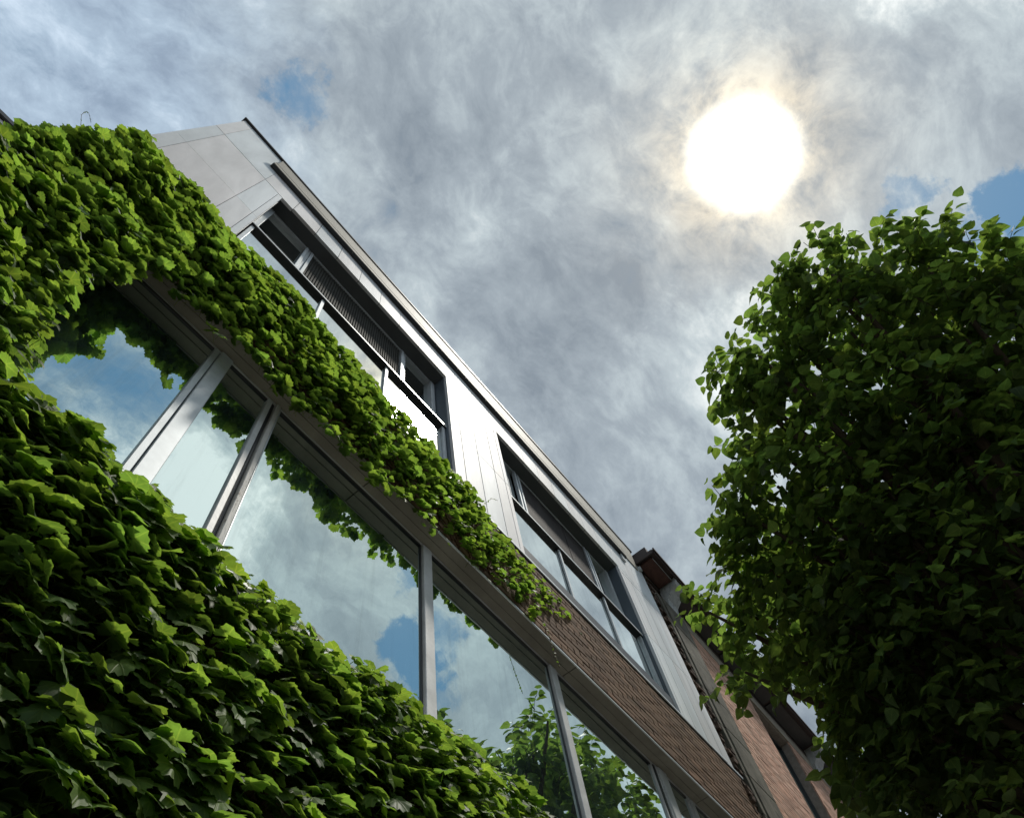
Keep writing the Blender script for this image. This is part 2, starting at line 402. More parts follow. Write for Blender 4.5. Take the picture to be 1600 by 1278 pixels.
# window recesses of the upper floor
def upper_window(u0, u1, mull_up, low_mull, spans):
    n_up = -.100
    fbox('soffit', u0 - .01, u1 + .01, 4.762, 4.785, -.14, -.002, M['soffit_up'], bld)
    for a, b in ((u0 - .02, u0), (u1, u1 + .02)):
        fbox('jamb', a, b, 3.20, 4.757, -.14, -.0225, M['jamb'], bld)
    bm = bmesh.new()
    w = fboxes('window', [(u0, u1, 4.735, 4.757, -.135, -.102), (u0, u0 + .030, 3.955, 4.735, -.135, -.094), (u1 - .047, u1 - .010, 3.955, 4.735, -.135, -.094),
        (u0, u1, 3.19, 3.215, -.118, -.012), (u0 + .008, u0 + .028, 3.345, 3.93, -.055, -.040), (u1 - .030, u1 - .006, 3.345, 3.93, -.055, -.040)], M['alu'], bld)
    bm.free()
    fbox('transom', u0, u1 - .004, 3.930, 3.950, -.118, -.031, M['frame_dark'], w)
    fbox('transom_highlight', u0, u1 - .004, 3.936, 3.952, -.0305, -.028, M['drip'], w)  # bright strip standing in for the highlight along the transom front
    fbox('bottom_rail', u0 + .002, u1 - .012, 3.215, 3.342, -.05, -.012, M['frame_dark'], w)
    for (a, b) in mull_up:
        k = max(2, int(round((b - a) / .022)))
        for i in range(k):
            aa = a + (b - a) * i / k; bb = a + (b - a) * (i + 1) / k
            fbox('mullion', aa + .001, bb - .001, 3.952, 4.735, -.118, -.094 - .008 * (i % 2), M['alu'], w)
    xs = [u0 + .03] + [v for ab in mull_up for v in ab] + [u1 - .047]
    for i in range(0, len(xs), 2):
        a, b = xs[i], xs[i + 1]
        sp = spans[i // 2]
        if sp == 'glass':
            tilt(fbox('pane', a, b, 3.955, 4.733, -.131, -.127, M['glass_up'], w, 0))
        elif sp == 'ribs':
            fbox('screen_backing', a, b, 3.955, 4.733, -.125, -.115, M['rib'], w, 0)
            n = 44; lst = [(a + (b - a) * (q + .12) / n, a + (b - a) * (q + .80) / n, 3.957, 4.731, -.1145, -.109) for q in range(n)]
            fboxes('ribbed_screen', lst, M['rib'], w, .003, kind='stuff')
        else:
            k = 3
            for q in range(k):
                fbox('screen_sheet', a + (b - a) * q / k + .001, a + (b - a) * (q + 1) / k - .001, 3.957, 4.731, -.116, -.106 - .002 * (q % 2), M['screen'], w)
    edges = [u0 + .028] + low_mull + [u1 - .030]
    for i in range(len(edges) - 1):
        a = edges[i] + (.012 if i else 0); b = edges[i + 1]
        tilt(fbox('pane', a, b - .002, 3.335, 3.928, -.056, -.053, M['glass_up'], w, 0))
        if i: fboxes('mullion', [(edges[i] - .008, edges[i] + .012, 3.343, 3.929, -.052, -.040)], M['alu'], w)
    return w
upper_window(-.064, 1.452, [(.236, .300), (1.113, 1.161)], [.452, .950], ['glass', 'ribs', 'glass'])
upper_window(2.008, 3.540, [(2.20, 2.216), (2.325, 2.385), (3.20, 3.262)], [2.570, 3.070], ['glass', 'glass', 'sheets', 'glass'])

# brick band with its flashings
fbox('sill_flashing', LWALL, 4.05, 3.180, 3.198, -.02, .008, M['drip'], bld)
fbox('sill_gap', LWALL, 4.24, 3.172, 3.1795, -.02, .004, M['dark_trim'], bld)
fbox('flashing', 4.055, 4.25, 3.181, 3.196, -.02, .006, M['drip'], bld)
fbox('drip_trim', LWALL, 1.28, 2.586, 2.594, -.004, .002, M['soffit_low'], bld)
fbox('drip_trim', 1.283, 2.9, 2.584, 2.595, -.004, .003, M['drip'], bld)
fbox('drip_trim', 2.905, 4.24, 2.5845, 2.5955, -.004, .0025, M['drip'], bld)
fbox('shadow_gap', LWALL, 4.24, 2.595, 2.612, -.02, -.004, M['dark_trim'], bld)

def brick_protos(mt, n, L, H, dpt=.05):
    out = []
    for i in range(n):
        bm = bmesh.new(); bm_box(bm, (-L / 2, 0, -H / 2), (L / 2, dpt, H / 2), .0025, .0016)
        bmesh.ops.recalc_face_normals(bm, faces=bm.faces)
        me = bpy.data.meshes.new('brick'); bm.to_mesh(me); bm.free(); me.materials.append(mt); out.append(me)
    return out
def brick_fill(rects, course, length, parent, mt, protos, half_protos, n_front, keyfn, cap=300, mort=.0056, stuffname='bricks_beyond'):
    """lay bricks; the `cap` ones that show largest are objects, the rest one joined part"""
    L = length; H = course; items = []
    for (U0, U1, V0, V1) in rects:
        nrow = max(1, int(round((V1 - V0) / H))); h = (V1 - V0) / nrow
        for r in range(nrow):
            x = U0 - (0 if r % 2 else L / 2)
            while x < U1 - .01:
                a, b = max(x, U0), min(x + L, U1)
                if b - a > .02: items.append(((a + b) / 2, V0 + (r + .5) * h, b - a, h))
                x += L
    items.sort(key=lambda t: keyfn(t[0], t[1]))
    off = rel(parent)
    full = (L - mort) * S; hh = (H - mort) * S
    for k, (u_, v_, l, h) in enumerate(items[:cap]):
        me = random.choice(protos) if l > L * .75 else random.choice(half_protos)
        o = bpy.data.objects.new('brick', me); COL.objects.link(o); o.parent = parent
        p = W3(u_, v_, n_front + random.uniform(-.0012, .0012)); o.location = Vector(p) - off
        o.rotation_euler = (random.uniform(-.008, .008), random.uniform(-.006, .006), random.uniform(-.012, .012))
        bl = me['len']; o.scale = ((l - mort) * S / bl, 1, 1)
    rest = items[cap:]
    if rest:
        n = len(rest); V = np.zeros((n, 8, 3), np.float32)
        for k, (u_, v_, l, h) in enumerate(rest):
            p = W3(u_, v_, n_front + random.uniform(-.0015, .0015)); a = (l - mort) * S / 2; b = (h - mort) * S / 2
            c = np.array([[sx * a, sy * .05, sz * b] for sx in (-1, 1) for sy in (0, 1) for sz in (-1, 1)])
            V[k] = c + np.array(p) - np.array(off)
        q = np.array([(0, 1, 3, 2), (4, 6, 7, 5), (0, 4, 5, 1), (2, 3, 7, 6), (0, 2, 6, 4), (1, 5, 7, 3)])[:, ::1]
        F = (np.arange(n)[:, None, None] * 8 + q[None]).reshape(-1, 4)
        me = bpy.data.meshes.new(stuffname); me.from_pydata(V.reshape(-1, 3).tolist(), [], F.tolist())
        at = me.attributes.new('rnd', 'FLOAT', 'FACE'); at.data.foreach_set('value', np.repeat(rng.random(n), 6).astype(np.float32))
        o = link(stuffname, me, parent, mt); o['kind'] = 'stuff'
BL, BH = .1217, .0377
def protos_for(mt, L, H, mort=.0056):
    a = brick_protos(mt, 6, (L - mort) * S, (H - mort) * S); b = brick_protos(mt, 3, (L / 2 - mort) * S, (H - mort) * S)
    for x in a: x['len'] = (L - mort) * S
    for x in b: x['len'] = (L / 2 - mort) * S
    return a, b
pa, pb = protos_for(M['brick'], BL, BH)
# band above the lower windows: what shows is right of the ivy
brick_fill([(LWALL, 4.25, 2.614, 3.171)], BH, BL, bld, M['brick'], pa, pb, 0., lambda u_, v_: (u_ < 1.95) * 100 + u_, 300)
brick_fill([(LWALL, 4.25, .30, 1.34)], BH, BL, bld, M['brick'], pa, pb, 0., lambda u_, v_: 0, 0, stuffname='bricks_under_ivy')
brick_fill([(LWALL, -.455, 1.41, 2.58)], BH, BL, bld, M['brick'], pa, pb, 0., lambda u_, v_: 0, 0, stuffname='bricks_beside_window')

# lower window ribbon
for a, b in ((-.45, .93), (.934, 2.25), (2.254, 3.42), (3.424, 4.24)):
    fbox('soffit_board', a, b, 2.588, 2.606, -.046, -.0045, M['soffit_low'], bld)
    fbox('soffit_board', a, b, 2.589, 2.606, -.110, -.0480, M['soffit_low'], bld)
lw = fboxes('window', [(-.45, 4.22, 2.572, 2.588, -.105, -.083), (-.45, 4.22, 1.50, 1.53, -.105, -.07), (-.45, -.42, 1.53, 2.572, -.105, -.07)], M['frame'], bld)
fbox('window_sill', -.45, 4.22, 1.455, 1.497, -.11, .006, M['frame'], bld)
fbox('sub_sill', -.45, 4.22, 1.41, 1.452, -.11, -.004, M['frame'], bld)
def mull(a, b, n1, material, top=2.570):
    fbox('mullion', a, b, 1.53, top, -.105, n1, material, lw, .004)
mull(.182, .204, -.076, M['alu']); mull(.2065, .258, -.070, M['alu'])
mull(.433, .454, -.078, M['frame']); mull(.4565, .4675, -.084, M['frame_dark']); mull(.470, .4875, -.070, M['wood']); mull(.4895, .496, -.076, M['alu'])
mull(1.270, 1.278, -.085, M['frame_dark']); mull(1.280, 1.330, -.074, M['frame'])
mull(2.126, 2.133, -.085, M['frame_dark']); mull(2.135, 2.184, -.072, M['frame'])
mull(2.975, 2.99, -.083, M['frame']); mull(2.993, 3.012, -.080, M['frame_dark']); mull(3.015, 3.026, -.076, M['frame']); mull(3.030, 3.105, -.070, M['frame'])
mull(3.31, 3.325, -.080, M['frame']); mull(3.345, 3.375, -.076, M['frame']); mull(3.92, 3.97, -.074, M['frame'])
ed = [(-.42, .182), (.258, .433), (.496, 1.270), (1.330, 2.126), (2.184, 2.975), (3.105, 3.31), (3.375, 3.92), (3.97, 4.22)]
for a, b in ed:
    tilt(fbox('pane', a, b, 1.531, 2.571, GL - .004, GL, M['glass'], lw, 0))
    fboxes('glazing_bead', [(a, b, 2.559, 2.5715, GL + .0005, GL + .006)], M['frame_dark'], lw, .001)

# the wing that sits back at the left
fbox('setback_wall', -5.0, LWALL - .05, G, 5.50, -2.2, -1.19, M['panel'], bld)
fbox('setback_coping', -5.0, LWALL - .03, 5.505, 5.56, -2.2, -1.165, M['dark_trim'], bld)
fbox('end_wall', LWALL + .021, LWALL + .04, G, 5.49, -2.1, -1.01, M['panel'], bld)
fboxes('party_wall', [(LWALL + .03, RWALL - .02, G, 5.49, -2.1, -1.02)], M['roof'], bld)

# ------------------------------------------------------------------ the old brick building next door
nb = thing('old_brick_building', 'old reddish brick building with stone pilaster and dark wooden cornice, partly behind the tree', 'building', (S * 4.2, S, 0))
NF = 0.0
wins = [(5.93, 6.72), (8.05, 8.85), (10.1, 10.9)]
fboxes('backing_wall', [(4.27, 5.93, G, 5.36, -1.5, -.012), (6.72, 8.05, G, 5.36, -1.5, -.012), (8.85, 10.1, G, 5.36, -1.5, -.012), (10.9, 13, G, 5.36, -1.5, -.012)]
       + [(a, b, 5.11, 5.36, -1.5, -.012) for a, b in wins] + [(a, b, 1.95, 2.35, -1.5, -.012) for a, b in wins] + [(a, b, G, -.3, -1.5, -.012) for a, b in wins], M['pmortar'], nb, 0)
fbox('roof', 4.2, 13, 5.40, 5.42, -1.5, -.1, M['roof'], nb)
pa2, pb2 = protos_for(M['pbrick'], BL, BH)
rects = [(4.74, 5.93, 1.2, 5.12), (6.72, 8.05, 1.2, 5.12), (8.85, 10.1, 2.4, 5.12), (5.93, 6.72, 1.95, 2.33), (8.05, 8.85, 1.95, 2.33), (10.9, 12, 3.2, 5.12)]
brick_fill(rects, BH, BL, nb, M['pbrick'], pa2, pb2, NF, lambda u_, v_: (0 if (v_ > 2.5 and v_ < 5.0 and 4.7 < u_ < 6) else 50) + u_ + abs(v_ - 3.3), 300)
for k, (a, b) in enumerate(wins):
    w = fboxes('window', [(a, a + .035, 2.37, 5.10, -.11, -.085), (b - .035, b, 2.37, 5.10, -.11, -.085), (a, b, 5.06, 5.10, -.11, -.085), (a, b, 3.72, 3.78, -.11, -.08), (a, b, 2.35, 2.40, -.11, -.04)], M['frame_dark'], nb)
    tilt(fbox('pane', a + .035, b - .035, 3.78, 5.06, -.104, -.100, M['glass'], w, 0))
    tilt(fbox('pane', a + .035, b - .035, 2.40, 3.72, -.100, -.096, M['glass'], w, 0))
    fbox('lintel', a - .12, b + .12, 5.123, 5.30, -.1, .006, M['lintel'], nb)
    fbox('sill', a - .05, b + .05, 2.28, 2.345, -.1, .03, M['lintel'], nb)
for a, b in ((4.74, 5.80), (6.85, 7.92), (8.98, 9.97)):
    fbox('frieze_stone', a, b, 5.126, 5.30, -.05, .004, M['lintel'], nb)
fbox('frieze', 4.29, 12.5, 5.303, 5.37, -.05, .010, M['cornice'], nb)
# toothed strip of rough brick where the old wall was cut
k = 0
for r in range(104):
    v = 1.3 + r * .0385
    for c in range(2):
        if random.random() < .12: continue
        a = 4.185 + c * .048 + random.uniform(-.012, .012); b = a + random.uniform(.035, .055)
        n1 = random.uniform(-.012, .022)
        fbox('brick', a, min(b, 4.285), v + .003, v + .0335, -.05, n1, M['rubble'], nb, .004)
fboxes('rough_core', [(4.176, 4.29, G, 5.35, -1.0, -.018)], M['mortar'], nb, 0)
# pilaster of weathered stone blocks, with a groove
vv = -.9
while vv < 5.08:
    h = random.uniform(.30, .42)
    top = min(vv + h, 5.12)
    fbox('pilaster_block', 4.287, 4.345, vv, top - .004, -.05, .018, M['stone'], nb, .006)
    fbox('pilaster_block', 4.350, 4.72, vv, top - .004, -.05, .028 + random.uniform(-.002, .003), M['stone'], nb, .008)
    vv = top
fboxes('drain_pipe', [(4.722, 4.738, .5, 5.1, -.01, .012)], M['cornice'], nb, .004)
# cornice: deep eaves with brackets and coffers
fbox('cornice_soffit', 4.10, 12.6, 5.372, 5.39, -.05, .185, M['cornice'], nb)
fbox('cornice_fascia', 4.09, 12.6, 5.352, 5.395, .186, .198, M['cornice'], nb, .006)
fbox('cornice_gutter', 4.085, 12.6, 5.365, 5.40, .2, .214, M['cornice'], nb, .012)
fbox('cornice_end', 4.088, 4.10, 5.345, 5.395, -.02, .185, M['cornice'], nb)
fbox('parapet', 4.105, 12.6, 5.405, 5.50, -.3, .14, M['cornice'], nb)
fbox('coffer_panel', 4.135, 4.46, 5.338, 5.370, .014, .150, M['coffer'], nb)
fboxes('coffer_rim', [(4.137, 4.455, 5.335, 5.345, .151, .154)], M['bracket'], nb)
fbox('end_block', 4.105, 4.135, 5.27, 5.32, -.01, .025, M['bracket'], nb)
def bracket(a, b):
    bm = bmesh.new()
    prof = [(.0, 5.12), (.028, 5.12), (.045, 5.19), (.11, 5.26), (.165, 5.30), (.182, 5.335), (.182, 5.371), (.0, 5.371)]
    L_ = [bm.verts.new(W3(a, v, n)) for n, v in prof]; R_ = [bm.verts.new(W3(b, v, n)) for n, v in prof]
    bm.faces.new(L_); bm.faces.new(R_[::-1])
    for i in range(len(prof)):
        j = (i + 1) % len(prof); bm.faces.new((L_[i], L_[j], R_[j], R_[i]))
    return to_obj('bracket', bm, M['bracket'], nb)
bracket(4.47, 4.64)
for a in (7.3, 9.4, 11.3): bracket(a, a + .17)
for a, b in ((4.68, 5.5), (5.54, 6.4), (6.44, 7.26), (7.5, 8.4), (8.44, 9.36), (9.6, 10.6)):
    fbox('coffer_panel', a, b, 5.358, 5.3712, .014, .150, M['dark_trim'], nb)
    fboxes('coffer_rim', [(a, b, 5.345, 5.3712, .152, .16)], M['cornice'], nb)

# ------------------------------------------------------------------ leaves
def ivy_leaf_variant(r, nring=26):
    """three-lobed toothed leaf; origin at the petiole joint, y to the tip, z the upper side; size about 1"""
    th = np.linspace(-math.radians(158), math.radians(158), nring)
    def lobe(t, c, w, h): return h * np.exp(-((t - math.radians(c)) / math.radians(w)) ** 2)
    sl = r.uniform(50, 62)
    rad = .34 + lobe(th, 0, 27, .31 + r.uniform(-.05, .06)) + lobe(th, sl, 27, .24 + r.uniform(-.05, .05)) + lobe(th, -sl, 27, .24 + r.uniform(-.05, .05)) \
        + lobe(th, 118, 30, .10) + lobe(th, -118, 30, .10)
    rad *= 1 + .075 * np.where(np.arange(nring) % 2 == 0, 1, -1) * r.uniform(.6, 1.3, nring)
    x, y = rad * np.sin(th), rad * np.cos(th)
    curl = r.uniform(.05, .42); wav = r.uniform(.02, .06); ph = r.uniform(0, 6); fold = r.uniform(-.05, .12)
    def z(x, y, rr, t): return -curl * rr ** 2 + wav * np.sin(4 * t + ph) * rr * 2 + fold * np.abs(x) - .25 * curl * np.maximum(y, 0) ** 2 * 1.5
    outer = np.stack([x, y, z(x, y, rad, th)], 1)
    k = .55; inner = np.stack([x * k, y * k, z(x * k, y * k, rad * k, th)], 1)
    V = np.concatenate([[[0, 0, 0]], inner, outer]); F = []
    for i in range(nring - 1):
        F.append((0, 1 + i + 1, 1 + i))
        a, b, c, d = 1 + i, 1 + i + 1, 1 + nring + i, 1 + nring + i + 1
        F += [(a, b, d), (a, d, c)]
    uv = np.stack([V[:, 0] * .62 + .5, V[:, 1] * .62 + .25], 1)
    # petiole: a thin three sided stalk leaving backwards
    pl = r.uniform(.35, .8); pd = np.array([r.uniform(-.2, .2), -.55, -.8]); pd /= np.linalg.norm(pd)
    b0 = len(V); pr = .013
    P = [[pr, 0, -.004], [-pr, 0, -.004], [0, 0, -.02 - pr]]
    V = np.concatenate([V, P, np.array(P) + pd * pl + [0, 0, -.03]])
    for i in range(3):
        j = (i + 1) % 3; F += [(b0 + i, b0 + j, b0 + 3 + j), (b0 + i, b0 + 3 + j, b0 + 3 + i)]
    uv = np.concatenate([uv, np.full((6, 2), .5) + [[0, -.2]] * 6])
    return V.astype(np.float32), np.array(F, np.int32)[:, ::-1], uv.astype(np.float32)
def tree_leaf_variant(r, seg=7):
    """heart-shaped leaf with a drawn-out tip, folded along its midrib"""
    t = np.linspace(0, 1, seg)
    w = .46 * np.sin(np.pi * t ** .62) ** .85 * (1 - .25 * t); w[0] = .0; w[-1] = 0
    y = t * 1.0; back = -.07 * np.exp(-((t - .16) / .12) ** 2)
    dr = r.uniform(.1, .5); fo = r.uniform(.05, .35)
    mid = np.stack([0 * t, y, -dr * t ** 2], 1)
    Lf = np.stack([-w, y + back, -dr * t ** 2 + fo * w + r.uniform(-.03, .03, seg)], 1); Rt = np.stack([w, y + back, -dr * t ** 2 + fo * w + r.uniform(-.03, .03, seg)], 1)
    V = np.concatenate([mid, Lf[1:-1], Rt[1:-1]]); F = []
    n = seg; li = lambda i: i if i in (0, n - 1) else n + i - 1
    ri = lambda i: i if i in (0, n - 1) else n + (n - 2) + i - 1
    for i in range(n - 1):
        for s, g in ((1, li), (-1, ri)):
            q = [i, i + 1, g(i + 1), g(i)] if s > 0 else [i, g(i), g(i + 1), i + 1]
            q = [a for k, a in enumerate(q) if a not in q[:k]]
            F += [(q[0], q[j], q[j + 1]) for j in range(1, len(q) - 1)]
    uv = np.stack([V[:, 0] * .6 + .5, V[:, 1] * .6 + .25], 1)
    return V.astype(np.float32), np.array(F, np.int32), uv.astype(np.float32)
def big_mesh(name, V, F, UV=None, RN=None, smooth=True):
    me = bpy.data.meshes.new(name)
    me.vertices.add(len(V)); me.vertices.foreach_set('co', V.astype(np.float32).ravel())
    me.loops.add(len(F) * 3); me.loops.foreach_set('vertex_index', F.astype(np.int32).ravel())
    me.polygons.add(len(F)); me.polygons.foreach_set('loop_start', np.arange(0, len(F) * 3, 3, dtype=np.int32))
    me.polygons.foreach_set('loop_total', np.full(len(F), 3, np.int32))
    me.polygons.foreach_set('use_smooth', np.full(len(F), smooth))
    me.update(calc_edges=True)
    if UV is not None:
        l = me.uv_layers.new(name='UVMap'); l.data.foreach_set('uv', UV[F.ravel()].astype(np.float32).ravel())
    if RN is not None:
        at = me.attributes.new('rnd', 'FLOAT', 'FACE'); at.data.foreach_set('value', RN.astype(np.float32))
    me.validate()
    return me
def place_leaves(parent, variants, pos, rot, size, material, n_single, order, name='leaf', stuff='leaves_beyond'):
    """pos (n,3) world; rot (n,3,3) columns = leaf x,y,z axes; the first n_single in `order` become parts"""
    off = np.array(rel(parent)); protos = []
    for V, F, UV in variants:
        me = big_mesh(name, V, F, UV); me.materials.append(material); protos.append(me)
    n = len(pos); var = rng.integers(0, len(variants), n)
    for k in order[:n_single]:
        o = bpy.data.objects.new(name, protos[var[k]]); COL.objects.link(o); o.parent = parent
        mm = np.eye(4); mm[:3, :3] = rot[k] * size[k]; mm[:3, 3] = pos[k] - off
        o.matrix_local = Matrix(mm.tolist())
    rest = order[n_single:]; VV, FF, UU, RR = [], [], [], []; b = 0
    for vi, (V, F, UV) in enumerate(variants):
        idx = rest[var[rest] == vi]
        if not len(idx): continue
        P = np.einsum('nij,vj->nvi', rot[idx] * size[idx][:, None, None], V) + (pos[idx] - off)[:, None]
        VV.append(P.reshape(-1, 3)); FF.append((F[None] + (np.arange(len(idx)) * len(V))[:, None, None]).reshape(-1, 3) + b)
        UU.append(np.tile(UV, (len(idx), 1))); RR.append(np.repeat(rng.random(len(idx)), len(F))); b += len(idx) * len(V)
    me = big_mesh(stuff, np.concatenate(VV), np.concatenate(FF), np.concatenate(UU), np.concatenate(RR))
    o = link(stuff, me, parent, material); o['kind'] = 'stuff'
    return o
def frames(nrm, tip):
    z = nrm / np.linalg.norm(nrm, axis=1, keepdims=True)
    y = tip - (tip * z).sum(1, keepdims=True) * z; y /= np.linalg.norm(y, axis=1, keepdims=True)
    x = np.cross(y, z)
    return np.stack([x, y, z], 2)
CAMP = np.array([0, 0, EYE])
def in_view(pos):
    d = pos - CAMP; a = np.stack([d @ AX, d @ AY, d @ AZ], 1)
    px = 800 + 1156 * a[:, 0] / a[:, 2]; py = 639 + 1156 * a[:, 1] / a[:, 2]
    return (a[:, 2] > 0) & (px > -20) & (px < 1620) & (py > -20) & (py < 1298), np.linalg.norm(d, axis=1)

# ------------------------------------------------------------------ ivy
ivy_vars = [ivy_leaf_variant(rng, 30) for _ in range(14)]
ivy_small = [ivy_leaf_variant(rng, 16) for _ in range(8)]
uptop_u = [-.80, -.709, -.673, -.65, -.606, -.55, -.499, -.40, -.318, -.186, -.046, .117, .304, .459, .721, .956, 1.246, 1.394, 1.606, 1.686, 1.954, 2.216, 2.42]
uptop_v = [2.45, 2.55, 3.037, 3.37, 3.618, 3.52, 3.46, 3.50, 3.52, 3.46, 3.44, 3.48, 3.56, 3.43, 3.45, 3.39, 3.41, 3.34, 3.38, 3.21, 3.21, 3.13, 3.03]
def ivy_cloud(n, ulo, uhi, accept):
    out = []
    while len(out) < n:
        q = rng.random((20000, 3)); U0 = ulo + (uhi - ulo) * q[:, 0]; V = .2 + 3.9 * q[:, 1]; N = .004 + .21 * q[:, 2] ** .8
        ok = accept(U0, V, N); out += list(np.stack([U0, V, N], 1)[ok])
    return np.array(out[:n])
def lump(U, V, k=0.):                     # uneven thickness of the mat
    return .5 + .25 * np.sin(7.1 * U + 3.3 * V + k) + .18 * np.sin(13.7 * U - 9.2 * V + 2 * k) + .12 * np.sin(23 * U + 17 * V)
def acc_up(U, V, N):
    V0 = V / (1 - N); U0 = U / (1 - N)
    t = np.interp(U, [-.7, -.3, .3, 1.0, 1.8, 2.3], [.19, .15, .105, .085, .06, .03]) * (.72 + .36 * lump(U, V))
    edge = .045 * np.sin(U * 31) * np.sin(U * 11 + 1)
    top = np.interp(U0, uptop_u, uptop_v) - .02 + edge * .5
    bot = np.where(U < .95, 2.475, 2.52) + edge * 1.5 + 2.6 * N * (U > .1) + 2.0 * N * ((U <= .1) & (U > -.12))
    bot = bot + np.interp(U, [1.55, 1.95, 2.05, 2.45], [0, .03, .30, .38])
    body = (V0 < top) & (V > bot) & (U0 > -.70)
    body &= (U < 2.42)
    # hanging curtain at the left, beside the lower window
    lb = np.interp(V0, [1.3, 2.5, 3.04, 3.65], [-.80, -.665, -.635, -.575])
    cb = np.interp(V0, [1.45, 1.62, 1.80, 2.04, 2.2, 2.29, 2.43, 2.62, 2.75], [-.06, -.115, -.165, -.205, -.19, -.15, -.16, -.11, -.05])
    cur = (V0 <= 2.75) & (V0 > 1.35) & (U0 < cb + .012 * np.sin(V * 40)) & (U0 > -.80)
    return (body | cur) & (N < t) & (U0 > lb + .012 * np.sin(V * 47))
def acc_low(U, V, N):
    V0 = V / (1 - N); U0 = U / (1 - N)
    t = np.interp(U, [-.7, 0, 1.2, 2.0], [.155, .14, .125, .10]) * (.66 + .42 * lump(U, V, 2.))
    top = np.interp(U0, [-.2, -.156, -.09, 0, .27, .42, .56, .63, .92, 1.12, 1.28, 1.46, 1.66, 1.74, 1.80, 1.95], [1.62, 1.574, 1.545, 1.60, 1.585, 1.565, 1.575, 1.55, 1.565, 1.605, 1.575, 1.61, 1.63, 1.60, 1.50, 1.2]) - .035
    return (V0 < top + .03 * np.sin(U * 29) * np.sin(U * 9)) & (U0 > -.8) & (N < t)
def ivy_plant(name, label, pts, sz, smallsz, loc):
    root = thing(name, label, 'climbing plant', loc)
    pos = np.stack([S * pts[:, 0], S * (1 - pts[:, 2]), EYE + S * pts[:, 1]], 1); n = len(pos)
    depth = np.clip(pts[:, 2] / .12, 0, 1)
    up = rng.normal(.85, .30, n); outw = rng.normal(.62, .26, n); side = rng.normal(0, .30, n)
    nrm = np.stack([side, -outw, up], 1)
    tip = np.stack([rng.normal(.05, .5, n), -np.abs(rng.normal(.38, .3, n)), -np.ones(n)], 1)
    rot = frames(nrm, tip)
    size = (sz + (smallsz - sz) * rng.random(n) ** 1.2) * np.interp(pts[:, 0], [-.6, .5, 2.4], [1.0, .95, .66])
    vis, dist = in_view(pos)
    key = dist / size - 1.5 * depth - 100 * vis
    return root, pos, rot, size, np.argsort(key)
pts = ivy_cloud(7600, -.75, 2.45, acc_up)
sk = rng.random((200, 3)); su = -.12 + 1.35 * sk[:, 0] ** 1.2
pts = np.concatenate([pts, np.stack([su, 2.445 + .06 * np.sin(su * 37) * np.sin(su * 13) + .13 * sk[:, 1] ** .7, .012 + .03 * sk[:, 2]], 1)])
r_, pos, rot, size, order = ivy_plant('ivy', 'green ivy draped over the brick band above the lower windows and down the left corner', pts, .108, .042, (-.9, S, 0))
place_leaves(r_, ivy_vars, pos, rot, size, M['ivy'], 300, order)
up_root = r_
pts2 = ivy_cloud(10500, -.75, 2.0, lambda U, V, N: acc_low(U, V, N) & (V > .42))
r_, pos, rot, size, order = ivy_plant('ivy', 'dense large-leaved green ivy climbing below the sill of the lower windows', pts2, .124, .055, (.8, S, 0))
place_leaves(r_, ivy_vars, pos, rot, size, M['ivy'], 300, order)
low_root = r_

# stems over the wall, and a few tendrils
def stems(root, n, u0, u1, v0, v1, nmax):
    bm = bmesh.new(); off = rel(root)
    for i in range(n):
        U = random.uniform(u0, u1); V = v0; N = .006; pts_ = []; a = random.uniform(-.6, .6)
        L_ = random.randint(9, 18)
        for k in range(L_):
            pts_.append(W3(U, V, N)); a += random.gauss(0, .3); a *= .9
            U += math.sin(a) * .07; V += math.cos(a) * (v1 - v0) / 13; N = min(nmax, max(.004, N + random.gauss(0, .004)))
            if V > v1 - .02 or U < LWALL - .03: break
        if len(pts_) > 2: tube(bm, pts_, [.006 * (1 - .75 * k / len(pts_)) + .0015 for k in range(len(pts_))], 5)
    return to_obj('stems', bm, M['stem'], root, True, kind='stuff')
stems(low_root, 90, -.55, 1.9, G + .01, 1.40, .05)
stems(up_root, 40, -.55, 1.7, 2.62, 3.10, .03)
def tendril(root, pts_, rad, leafsize, step):
    bm = bmesh.new(); tube(bm, [W3(*p) for p in pts_], rad, 5)
    o = to_obj('tendril', bm, M['stem'], root, True)
    off = np.array(rel(root)); P = []
    dense = []
    for i in range(len(pts_) - 1):
        for k in range(step): dense.append(np.array(pts_[i]) + (np.array(pts_[i + 1]) - np.array(pts_[i])) * k / step)
    VV, FF, UU = [], [], []; b = 0
    for i, p in enumerate(dense):
        V, F, UV = ivy_small[i % 8]
        nr = np.array([[random.gauss(0, .5), -.7, .6 + random.gauss(0, .3)]]); tp = np.array([[random.choice((-1, 1)) * .7, -.2, -.6]])
        R = frames(nr, tp)[0]; s_ = leafsize * random.uniform(.6, 1.2)
        VV.append((V * s_) @ R.T + np.array(W3(*p)) - off); FF.append(F + b); UU.append(UV); b += len(V)
    me = big_mesh('leaf_string', np.concatenate(VV), np.concatenate(FF), np.concatenate(UU)); q = link('leaf_string', me, root, M['ivy']); q['kind'] = 'stuff'
tendril(up_root, [(2.0, 2.66, .01), (2.008, 2.61, .018), (2.02, 2.54, .016), (2.035, 2.47, .012), (2.05, 2.41, .01)], .0018, .022, 4)
tendril(up_root, [(-.585, 2.64, .12), (-.62, 2.715, .12), (-.628, 2.75, .12), (-.631, 2.776, .12), (-.626, 2.785, .12), (-.616, 2.772, .12), (-.59, 2.73, .12)], .0012, .010, 2)
tendril(up_root, [(.02, 2.64, .02), (.06, 2.58, .03), (.08, 2.52, .028)], .0025, .07, 2)
tendril(up_root, [(-.10, 2.66, .03), (-.075, 2.56, .035), (-.05, 2.47, .03)], .0025, .085, 2)
